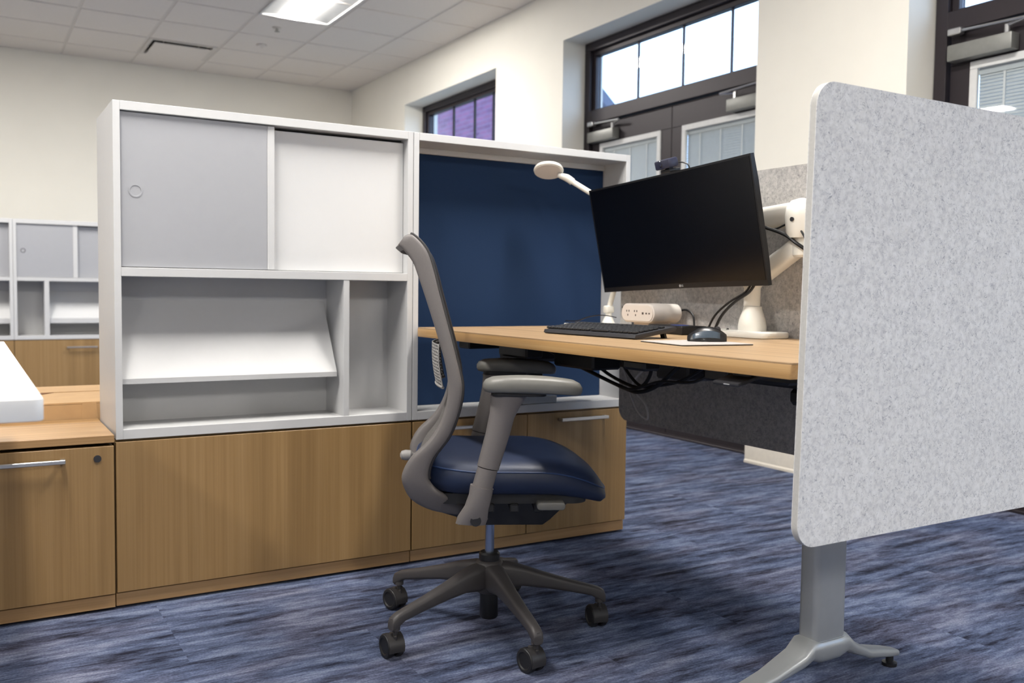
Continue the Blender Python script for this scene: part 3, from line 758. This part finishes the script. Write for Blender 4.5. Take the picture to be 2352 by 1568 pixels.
    # arms
    for s_ in (-1, 1):
        v0 = s_*.28
        def ell(u, w, a, b_, tilt=.22, v=v0):
            r = []
            for k in range(20):
                q = 2*PI*k/20; x, y = a*math.cos(q), b_*math.sin(q)
                r.append(Vector((u+x*math.cos(tilt), v+y, w-x*math.sin(tilt)*-.0 - x*math.sin(tilt))))
            return r
        B().rings([ell(.030, .672, .044, .030, .02), ell(.022, .655, .036, .026), ell(.014, .625, .030, .022), ell(.004, .580, .0285, .021), ell(-.018, .500, .0265, .020)]).fin('arm_post', M['taupe'], c, label='grey upper arm sleeve')
        B().rings([ell(-.0185, .498, .0245, .019), ell(-.034, .440, .0245, .019)]).fin('arm_column', M['taupe'], c)
        br = B()
        br.rings([ell(-.032, .454, .0285, .0225), ell(-.036, .430, .0275, .023), ell(-.044, .402, .029, .023, .2, v0*.99), ell(-.053, .378, .036, .019, .12, v0*.98), ell(-.058, .362, .036, .016, .05, v0*.97)])
        br.fin('arm_bracket', M['taupe'], c)
        B().rings([[Vector((-.046+.03*math.cos(q), s_*v, w+.013*math.sin(q))) for q in [2*PI*k/12 for k in range(12)]] for v, w in ((.272, .374), (.20, .366), (.12, .36))]).fin('arm_link', M['taupe'], c)
        B().lathe([(.004, s_*.2935), (.013, s_*.2935), (.013, s_*.285)], (-.046, 0, .374), 20, 'y').fin('arm_button', M['mech'], c)
        B().prism(rrect(-.012, .118, v0-.030, v0+.030, .02, 5), 'z', .672, .683, bev=.002).fin('arm_plate', M['mech'], c)
        rg = []
        for sc, w in ((.90, .683), (.97, .686), (1.0, .694), (1.0, .703), (.95, .712), (.84, .717), (.5, .719), (.05, .719)):
            ring = []
            for k in range(48):
                a = 2*PI*k/48; ca, sa = math.cos(a), math.sin(a); e = 2/3.2
                u = .086+.118*sc*math.copysign(abs(ca)**e, ca); vv = v0+.046*sc*math.copysign(abs(sa)**e, sa)
                ring.append(Vector((u, vv, w-.010*((u-.05)/.15)**2)))
            rg.append(ring)
        B().rings(rg).fin('arm_pad', M['padgrey'], c, angle=80)
    # column and base
    B().tube([(0, 0, .20), (0, 0, .312)], .0125, 24).fin('gas_lift', M['lift'], c, label='bluish polished steel lift tube')
    B().lathe([(.027, .186), (.028, .190), (.028, .213), (.024, .218), (.013, .218)], n=24).fin('collar', M['black'], c)
    B().lathe([(.024, .13), (.0245, .10), (.0245, .042), (.022, .038)], n=24).fin('lower_sleeve', M['black'], c)
    base = B(); base.lathe([(.030, .108), (.040, .118), (.041, .17), (.036, .190), (.028, .196)], n=30)
    rot = math.radians(27)
    for k in range(5):
        ang = math.radians(190.7+72*k)+rot
        rg = []
        for r, zt, hh, hw in ((.015, .190, .068, .026), (.05, .188, .068, .026), (.09, .178, .054, .021), (.15, .158, .041, .018), (.22, .137, .032, .0155), (.28, .121, .028, .014), (.300, .115, .034, .0135), (.314, .107, .034, .013), (.318, .098, .022, .012)):
            z0 = zt-hh
            rg.append([Vector((r, p, q)) for p, q in rrect(-hw, hw, z0, zt, min(hw, hh/2)*.6, 3)])
        base.rings(rg, mtx=Matrix.Rotation(ang, 4, 'Z'))
        base.tube([(.304, 0, .104), (.304, 0, .074)], .0125, 14, mtx=Matrix.Rotation(ang, 4, 'Z'))
    base.fin('star_base', M['basegrey'], c, angle=45)
    cz = .0305
    caster_proto = None
    for k in range(5):
        ang = math.radians(190.7+72*k)+rot
        pv = Vector((.304*math.cos(ang), .304*math.sin(ang), 0))
        wheel_ax = rot + [.05, .15, -.2, .1, .3][k]       # axle direction close to world X
        mt = Matrix.Translation(pv) @ Matrix.Rotation(wheel_ax, 4, 'Z')
        if caster_proto is None:
            h_ = B(); h_.tube([(0, 0, .062), (0, 0, .078)], .006, 10)
            h_.box(-.005, .005, -.008, .030, .018, .062, bev=.004)
            rg = []
            for a_ in range(9):
                q = math.radians(-20+a_*25)
                y, z = .018-.0325*math.cos(q), cz+.0325*math.sin(q)
                rg.append([Vector((-.021, y, z)), Vector((.021, y, z)), Vector((.021, y+.002*math.cos(q), z-.002*math.sin(q))), Vector((-.021, y+.002*math.cos(q), z-.002*math.sin(q)))])
            h_.rings(rg[:5])
            hood = h_.fin('caster', M['hood'], c); hood.matrix_local = mt
            ws = []
            for s_ in (-1, 1):
                w_ = B(); w_.lathe([(.006, s_*.0055), (.028, s_*.0055), (.0305, s_*.008), (.0305, s_*.019), (.028, s_*.0225), (.022, s_*.0235), (.019, s_*.021), (.004, s_*.021)], (0, .018, cz), 28, 'x')
                wo = w_.fin('wheel', [M['tyre']], hood); ws.append(wo)
            caster_proto = (hood, ws)
        else:
            o = bpy.data.objects.new('caster', caster_proto[0].data); COL.objects.link(o); o.parent = c; o.matrix_local = mt
            for w_ in caster_proto[1]: inst(w_, 'wheel', o, Matrix.Identity(4))
chair()

# ------------------------------------------------------------------ things on the desk
# curved monitor
def monitor():
    yaw, tilt, roll = math.radians(-3.97), math.radians(10.61), math.radians(1.72)
    r, u, n = Vector((0, -1, 0)), Vector((0, 0, 1)), Vector((-1, 0, 0))
    Rz = Matrix.Rotation(yaw, 3, 'Z'); r, u, n = Rz @ r, Rz @ u, Rz @ n
    Rt = Matrix.Rotation(tilt, 3, r); u, n = Rt @ u, Rt @ n
    Rr = Matrix.Rotation(roll, 3, n); r, u = Rr @ r, Rr @ u
    c = Vector((1.844, 2.181, 1.1036))
    t = thing('monitor', 'wide black curved computer monitor tilted over the desk', 'monitor', c, local=True)
    t.rotation_euler = Matrix((r, u, n)).transposed().to_euler()
    Wd, Hh, sag = .817, .353, .022
    def zc(x): return -sag*(1-(2*x/Wd)**2)
    xs = [-Wd/2+Wd*k/24 for k in range(25)]
    # bezel/back shell
    rg = []
    for x in xs:
        z = zc(x); e = abs(2*x/Wd); dp = .016+.022*(1-e**2)
        rg.append([Vector((x, -Hh/2, z)), Vector((x, Hh/2, z)), Vector((x, Hh/2, z-.012)), Vector((x, Hh*.30, z-dp)), Vector((x, -Hh*.32, z-dp)), Vector((x, -Hh/2, z-.012))])
    sh = B().rings(rg).fin('monitor_shell', M['bezel'], t, angle=40)
    rg = []
    for x in [v*(Wd-.014)/Wd for v in xs]:
        z = zc(x)+.0008; rg.append([Vector((x, -Hh/2+.016, z)), Vector((x, Hh/2-.006, z)), Vector((x, Hh/2-.006, z-.002)), Vector((x, -Hh/2+.016, z-.002))])
    B().rings(rg).fin('screen', M['screen'], t, label='glossy black switched off screen')
    # small maker's mark
    z = zc(0)+.0004
    B().lathe([(.0042, z), (.0042, z+.0004), (.0030, z+.0004), (.0030, z)], (-.006, -Hh/2+.008, 0), 16).fin('emblem', M['mark'], sh)
    cu = bpy.data.curves.new('letters', 'FONT'); cu.body = 'LG'; cu.size = .009; cu.extrude = .0002
    to = bpy.data.objects.new('letters', cu); COL.objects.link(to); dg = bpy.context.evaluated_depsgraph_get()
    me = bpy.data.meshes.new_from_object(to.evaluated_get(dg)); bpy.data.objects.remove(to); me.materials.clear(); me.materials.append(M['mark'])
    lo = bpy.data.objects.new('lettering', me); COL.objects.link(lo); lo.parent = sh; lo.location = (0, -Hh/2+.005, z+.0004)
    B().box(-.055, .055, -.055, .055, zc(0)-.056, zc(0)-.034, bev=.004).fin('mount_plate', M['satblack'], t)
    # webcam in the monitor frame
    wc = thing('webcam', 'small dark webcam clipped to the top edge of the monitor', 'webcam', c, local=True); wc.rotation_euler = t.rotation_euler
    xo = .006; yo = Hh/2; zf = zc(xo)
    loc = Vector((xo, yo+.001, zf-.01)); wc.location = c+r*loc.x+u*loc.y+n*loc.z
    B().box(-.036, .036, .013, .041, -.018, .020, bev=.005, seg=2, mtx=Matrix.Rotation(.10, 4, 'X')).fin('camera_body', M['webcam'], wc)
    B().lathe([(.010, .018), (.010, .0225), (.0075, .0235), (.007, .021), (.001, .021)], (-.004, .028, 0), 20).fin('lens', M['lens'], wc)
    B().box(-.022, .022, .0005, .010, -.03, .013, bev=.002).box(-.022, .022, -.03, .0005, -.032, -.026, bev=.002).box(-.010, .010, .008, .016, -.012, .004).fin('clip', M['black'], wc)
    cab = B().tube([(.034, .024, -.018), (.050, .020, -.024), (.064, .005, -.03), (.055, -.04, -.036)], .0022, 6, smooth=4).fin('cable', M['black'], wc)
    return c, r, u, n
mc, mr, mu, mn = monitor()

# monitor arm
t = thing('monitor_mount', 'white monitor arm clamped to the desk behind the screen', 'monitor mount', (1.93, 1.91, DZ))
B().prism(rrect(1.865, 1.982, 1.800, 2.090, .03, 6), 'z', DZ+.0005, DZ+.018, bev=.004).fin('clamp_plate', M['armw'], t)
B().lathe([(.040, .812), (.040, .828), (.037, .846), (.031, .864), (.0265, .876), (.025, .884)], (1.93, 1.905, 0), 32).fin('column_base', M['armw'], t)
B().lathe([(.0235, .885), (.0235, .935), (.030, .948), (.030, .975), (.025, .985)], (1.93, 1.908, 0), 28).fin('column', M['armw'], t)
def beam(p, q, w0, w1, h0, h1, name, n=10):
    p, q = Vector(p), Vector(q); d = (q-p).normalized(); side = Vector((0, 0, 1)).cross(d).normalized(); up = d.cross(side)
    rg = []
    for k in range(n+1):
        f = k/n; c = p.lerp(q, f); w = w0+(w1-w0)*f; h = h0+(h1-h0)*f
        if k in (0, n): w *= .75; h *= .75
        rg.append([c+side*a+up*b_ for a, b_ in rrect(-w, w, -h, h, min(w, h)*.6, 4)])
    return B().rings(rg).fin(name, M['armw'], t, angle=50)
beam((1.93, 1.905, .955), (1.95, 1.752, 1.055), .024, .022, .026, .026, 'lower_arm')
B().lathe([(.026, 1.020), (.031, 1.026), (.031, 1.085)], (1.953, 1.745, 0), 28).fin('elbow', M['armw'], t)
B().lathe([(.034, 1.072), (.040, 1.090), (.043, 1.130), (.040, 1.155), (.028, 1.172), (.006, 1.179)], (1.943, 1.748, 0), 28).fin('elbow_housing', M['armw'], t, label='rounded white elbow cover')
mb = mc - mn*.078
beam((1.953, 1.755, 1.138), tuple(mb + Vector((.014, -.10, .005))), .030, .026, .034, .026, 'upper_arm')
B().tube([tuple(mb+Vector((.012, -.11, .004))), tuple(mb+Vector((.004, -.02, 0))), tuple(mc-mn*.064)], [.026, .026, .024], 18).fin('tilt_joint', M['armw'], t)
B().lathe([(.006, -.001), (.006, .003)], (1.8995, 1.742, 1.12), 12, 'x').fin('screw', M['satblack'], t)
B().tube([(1.945, 1.716, 1.042), (1.938, 1.72, 1.062)], .008, 10).fin('cable_clip', M['satblack'], t)
single(B().tube([(1.90, 1.86, 1.115), (1.915, 1.82, 1.098), (1.922, 1.775, 1.110), (1.917, 1.735, 1.098), (1.915, 1.712, 1.075), (1.925, 1.706, 1.048)], .0028, 8, smooth=5), 'cable', M['black'], 'thin black cable looping over the monitor arm elbow', 'cable')
single(B().tube([(1.90, 1.90, 1.12), (1.91, 1.84, 1.102), (1.914, 1.78, 1.082), (1.915, 1.74, 1.058), (1.930, 1.712, 1.036)], .005, 8, smooth=5), 'cable', M['black'], 'thick black cable tied under the monitor arm elbow', 'cable')
for k, (dy, dx, lb) in enumerate(((0, 0, 'black cable running down the left side of the monitor arm column'), (.014, -.006, 'second black cable hanging beside the monitor arm column'))):
    single(B().tube([(1.885, 1.85+dy, .955), (1.885, 1.875+dy, .925), (1.878+dx, 1.925+dy, .895), (1.868+dx, 1.965+dy*1.5, .855), (1.862+dx, 1.99+dy*1.6, .805)], .0042-.001*k, 8, smooth=5), 'cable', M['black'], lb, 'cable')

# desk lamp
t = thing('desk_lamp', 'white desk lamp with a round flat head and thin arm', 'lamp', (1.915, 2.60, DZ))
B().prism(rrect(1.845, 1.985, 2.525, 2.70, .035, 6), 'z', DZ+.0005, DZ+.013, bev=.003).fin('lamp_base', M['armw'], t)
B().lathe([(.024, .809), (.018, .822), (.012, .835)], (1.95, 2.615, 0), 20).fin('base_neck', M['armw'], t)
B().tube([(1.95, 2.615, .83), (1.952, 2.615, .866)], .0115, 14).box(1.935, 1.967, 2.602, 2.629, .846, .872, bev=.005, seg=2).fin('lower_joint', M['armw'], t)
B().tube([(1.953, 2.614, .868), (1.974, 2.516, 1.163)], .0095, 14).fin('lower_pole', M['armw'], t)
B().tube([(1.960, 2.510, 1.168), (1.990, 2.510, 1.168)], .016, 18).fin('elbow_joint', M['armw'], t)
B().tube([(1.972, 2.512, 1.170), (1.836, 2.694, 1.307)], .0095, 14).fin('upper_arm', M['armw'], t)
B().tube([(1.840, 2.690, 1.303), (1.822, 2.700, 1.317), (1.802, 2.708, 1.323), (1.792, 2.712, 1.326)], [.0125, .0130, .010, .006], 14, smooth=3).fin('neck_joint', M['armw'], t)
tilt = Matrix.Translation((1.768, 2.735, 1.343)) @ Matrix.Rotation(math.radians(-25), 4, Vector((.84, -.54, 0)))
hd = B().lathe([(.004, .010), (.040, .010), (.050, .006), (.0525, 0), (.051, -.005), (.047, -.006)], n=44, mtx=tilt).fin('lamp_head', M['armw'], t)
B().lathe([(.0468, -.0045), (.0468, -.0075), (.003, -.0078)], n=44, mtx=tilt).fin('lamp_diffuser', M['creamp'], hd, label='pale unlit diffuser disc')

# power unit: stadium prism lying with its face towards the user
t = thing('power_unit', 'cream rounded power socket block at the back of the desk', 'power strip', (1.90, 2.33, DZ+.010))
st = rrect(2.245, 2.412, .824, .884, .0295, 8)
B().prism(st, 'x', 1.852, 1.965, bev=.002).fin('housing', M['creamp'], t, angle=50)
B().prism(rrect(2.250, 2.407, .829, .879, .0245, 8), 'x', 1.8495, 1.8519).fin('socket_face', M['creamp'], t, angle=50)
for yy in (2.375, 2.335):
    for a_, b_ in ((.006, .006), (-.006, .006), (0, -.007)): bx(1.8488, 1.8496, yy+a_-.0018, yy+a_+.0018, .854+b_-.003, .854+b_+.003).fin('socket_slot', M['plug'], t)
bx(1.8488, 1.8496, 2.295, 2.303, .850, .857).fin('usb_port', M['plug'], t); bx(1.8488, 1.8496, 2.278, 2.285, .851, .856).fin('usb_port', M['plug'], t); bx(1.8488, 1.8496, 2.264, 2.270, .851, .856).fin('usb_port', M['plug'], t)
bx(1.87, 1.95, 2.29, 2.37, DZ+.0005, .8245, bev=.002).fin('mounting_foot', M['creamp'], t)
single(B().tube([(1.966, 2.262, .862), (1.975, 2.235, .866), (1.975, 2.205, .850), (1.972, 2.195, .822), (1.97, 2.192, .802)], .0035, 8, smooth=5), 'cable', M['black'], 'black cable arching out of the right end of the power block', 'cable')
single(B().tube([(1.97, 2.56, .868), (1.96, 2.52, .846), (1.945, 2.475, .828), (1.93, 2.45, .806)], .0035, 8, smooth=5), 'cable', M['black'], 'black cable dropping between the lamp pole and the power block', 'cable')
single(B().tube([(1.86, 2.75, .815), (1.85, 2.66, .818), (1.84, 2.58, .834), (1.84, 2.50, .842), (1.86, 2.45, .836)], .0018, 6, smooth=5), 'cable', M['black'], 'thin dark lead crossing in front of the lamp base', 'cable')
single(bx(1.86, 1.93, 2.716, 2.764, DZ+.0005, DZ+.010, bev=.003), 'charging_pad', M['armw'], 'small flat white pad beside the lamp base', 'charger')

# dock
t = thing('docking_station', 'flat black docking box behind the keyboard', 'dock', (1.855, 2.14, DZ))
mt = Matrix.Translation((1.862, 2.150, 0)) @ Matrix.Rotation(math.radians(-8), 4, 'Z')
B().box(-.045, .045, -.095, .095, DZ+.0005, DZ+.026, bev=.003, mtx=mt).fin('dock_body', M['black'], t)
B().prism(rrect(-.020, .020, -.045, .012, .012, 5), 'z', DZ+.0262, DZ+.0268, mtx=mt).fin('blue_light_patch', M['bluelight'], t, label='blue light painted as a flat patch')  # the dock's blue light, painted as a flat coloured patch
single(B().tube([(1.90, 2.06, .812), (1.915, 2.035, .812), (1.925, 2.02, .806), (1.93, 2.00, .816)], .003, 8, smooth=5), 'cable', M['black'], 'short black cable between dock and monitor arm base', 'cable')

# keyboard with keys
t = thing('keyboard', 'black full size keyboard raised on its back feet', 'keyboard', (1.484, 2.090, DZ), math.radians(5.5), local=True)
# local: x = depth (away from user), y = length
KL, KW = .385, .156; tl = .012/KW
def kz(x): return .0135+x*.125
B().prism([(0, .004), (.003, .0125), (KW-.004, .0125+KW*.13), (KW, .008+KW*.13), (KW-.002, .002+KW*.118), (.006, .001)], 'y', -KL/2, KL/2, bev=.001).fin('key_tray', M['satblack'], t)
kp = B(); kp.box(-.0072, .0072, -.0072, .0072, 0, .0060, bev=.0018); k0 = kp.fin('key', M['keycap'], None)
first = True
rowx = [.020, .038, .056, .074, .092, .116]
for ri, rx in enumerate(rowx):
    y = -KL/2+.010; cols = 0
    while y < KL/2-.012:
        w = 1.0
        if ri == 0 and .10 < y+KL/2 < .16: w = 5.2
        elif abs(y+KL/2-.085) < .006 or abs(y+KL/2-.145) < .003: y += .006; continue
        L = .0166*w
        mtx = Matrix.Translation((rx, y+L/2, kz(rx)-.0005)) @ Matrix.Rotation(-.13, 4, 'Y') @ Matrix.Diagonal((1, w if w > 1 else 1, 1, 1))
        if first: k0.parent = t; k0.matrix_local = mtx; first = False
        else: inst(k0, 'key', t, mtx)
        y += L+.0006
for s_ in (-1, 1): B().prism([(KW-.028, .017), (KW-.020, .018), (KW-.014, .0005), (KW-.022, .0005)], 'y', s_*(KL/2-.03)-.008, s_*(KL/2-.03)+.008).fin('foot', M['black'], t)

# mouse pad and mouse
t = thing('mouse_pad', 'thin grey mouse pad at the front of the desk', 'mouse pad', (1.545, 1.712, DZ), math.radians(-8), local=True)
B().prism(rrect(-.102, .102, -.097, .097, .008, 4), 'z', .0005, .0022).fin('rubber_base', M['black'], t, label='dark rubber underside')
B().prism(rrect(-.102, .102, -.097, .097, .008, 4), 'z', .0023, .0034).fin('cloth_top', M['mat'], t)
t = thing('mouse', 'black and slate wireless mouse on the grey pad', 'mouse', (1.602, 1.735, DZ+.0036), math.radians(-38), local=True)
def mouse():
    rg = []
    for k in range(15):
        f = k/14; u = -.048+.096*f
        hw = .031*math.sin(PI*min(1, .10+f*.86))**.45; hh = .036*(math.sin(PI*(.08+.80*f))**.75)
        rg.append([Vector((u, hw*math.cos(a)*(1 if math.sin(a) > 0 else .98), .001+max(0, math.sin(a))*hh if math.sin(a) > 0 else .001)) for a in [2*PI*q/20 for q in range(20)]])
    return rg
B().rings(mouse()).fin('mouse_shell', M['mouseblk'], t, angle=80)
for s_ in (-1, 1):
    rg = []
    for k in range(9):
        f = .12+.7*k/8; u = -.048+.096*f
        hw = .031*math.sin(PI*min(1, .10+f*.86))**.45; hh = .036*(math.sin(PI*(.08+.80*f))**.75)
        a0, a1 = .25, .80
        rg.append([Vector((u, s_*(hw+.0008)*math.cos(a), .001+math.sin(a)*(hh+.0006))) for a in (a0, (a0+a1)/2, a1)]+[Vector((u, s_*(hw-.003)*math.cos(a), .001+math.sin(a)*(hh-.003))) for a in (a1, a0)])
    B().rings(rg).fin('side_grip', M['mousegrey'], t, label='slate blue side grip', angle=80)
B().lathe([(.004, -.003), (.0075, -.002), (.0075, .002), (.004, .003)], (.026, 0, .030), 16, 'y').fin('scroll_wheel', M['satblack'], t)

# ------------------------------------------------------------------ under the desk: power bricks and cable bundle
single(bx(1.50, 1.60, 2.08, 2.28, .700, .7655, bev=.006), 'power_adapter', M['black'], 'black power brick under the desk above the cable bundle', 'power adapter')
single(bx(1.60, 1.70, 1.80, 1.93, .690, .7655, bev=.006), 'power_adapter', M['satblack'], 'black control box under the desk, right of the cable bundle', 'power adapter')
single(bx(1.38, 1.44, 2.24, 2.40, .725, .7655, bev=.006), 'power_adapter', M['black'], 'dark power brick under the desk above the far armrest', 'power adapter')
C0 = [((1.55, 2.30, .740), (1.55, 2.20, .702), (1.55, 2.109, .679), (1.55, 1.988, .656), (1.55, 1.931, .654), (1.55, 1.86, .678), (1.55, 1.777, .735)),
      ((1.56, 2.22, .745), (1.565, 2.10, .690), (1.565, 1.98, .663), (1.56, 1.93, .672), (1.56, 1.90, .71), (1.56, 1.91, .755)),
      ((1.57, 2.05, .745), (1.575, 2.02, .700), (1.575, 1.96, .666), (1.58, 1.90, .672), (1.58, 1.80, .695), (1.58, 1.70, .745)),
      ((1.52, 2.36, .745), (1.53, 2.28, .722), (1.54, 2.20, .700), (1.535, 2.05, .672), (1.535, 1.95, .660), (1.54, 1.84, .69), (1.55, 1.72, .70), (1.56, 1.64, .745))]
for k, p in enumerate(C0):
    single(B().tube(p, .0055-.0006*k, 8, smooth=6), 'cable', M['black'], ['thick black cable sagging lowest under the desk', 'black cable looping back up under the desk', 'black cable trailing right towards the control box', 'black cable coming from the far adapter under the desk'][k], 'cable')
single(B().tube([(1.9, 2.52, .72), (1.9, 2.45, .650), (1.9, 2.418, .581), (1.9, 2.377, .528), (1.9, 2.327, .510), (1.9, 2.337, .554), (1.9, 2.390, .591), (1.9, 2.403, .626), (1.89, 2.30, .70), (1.88, 2.27, .74)], .0035, 8, smooth=6), 'cable', M['wcable'], 'light grey cable hanging in a loop below the desk', 'cable')
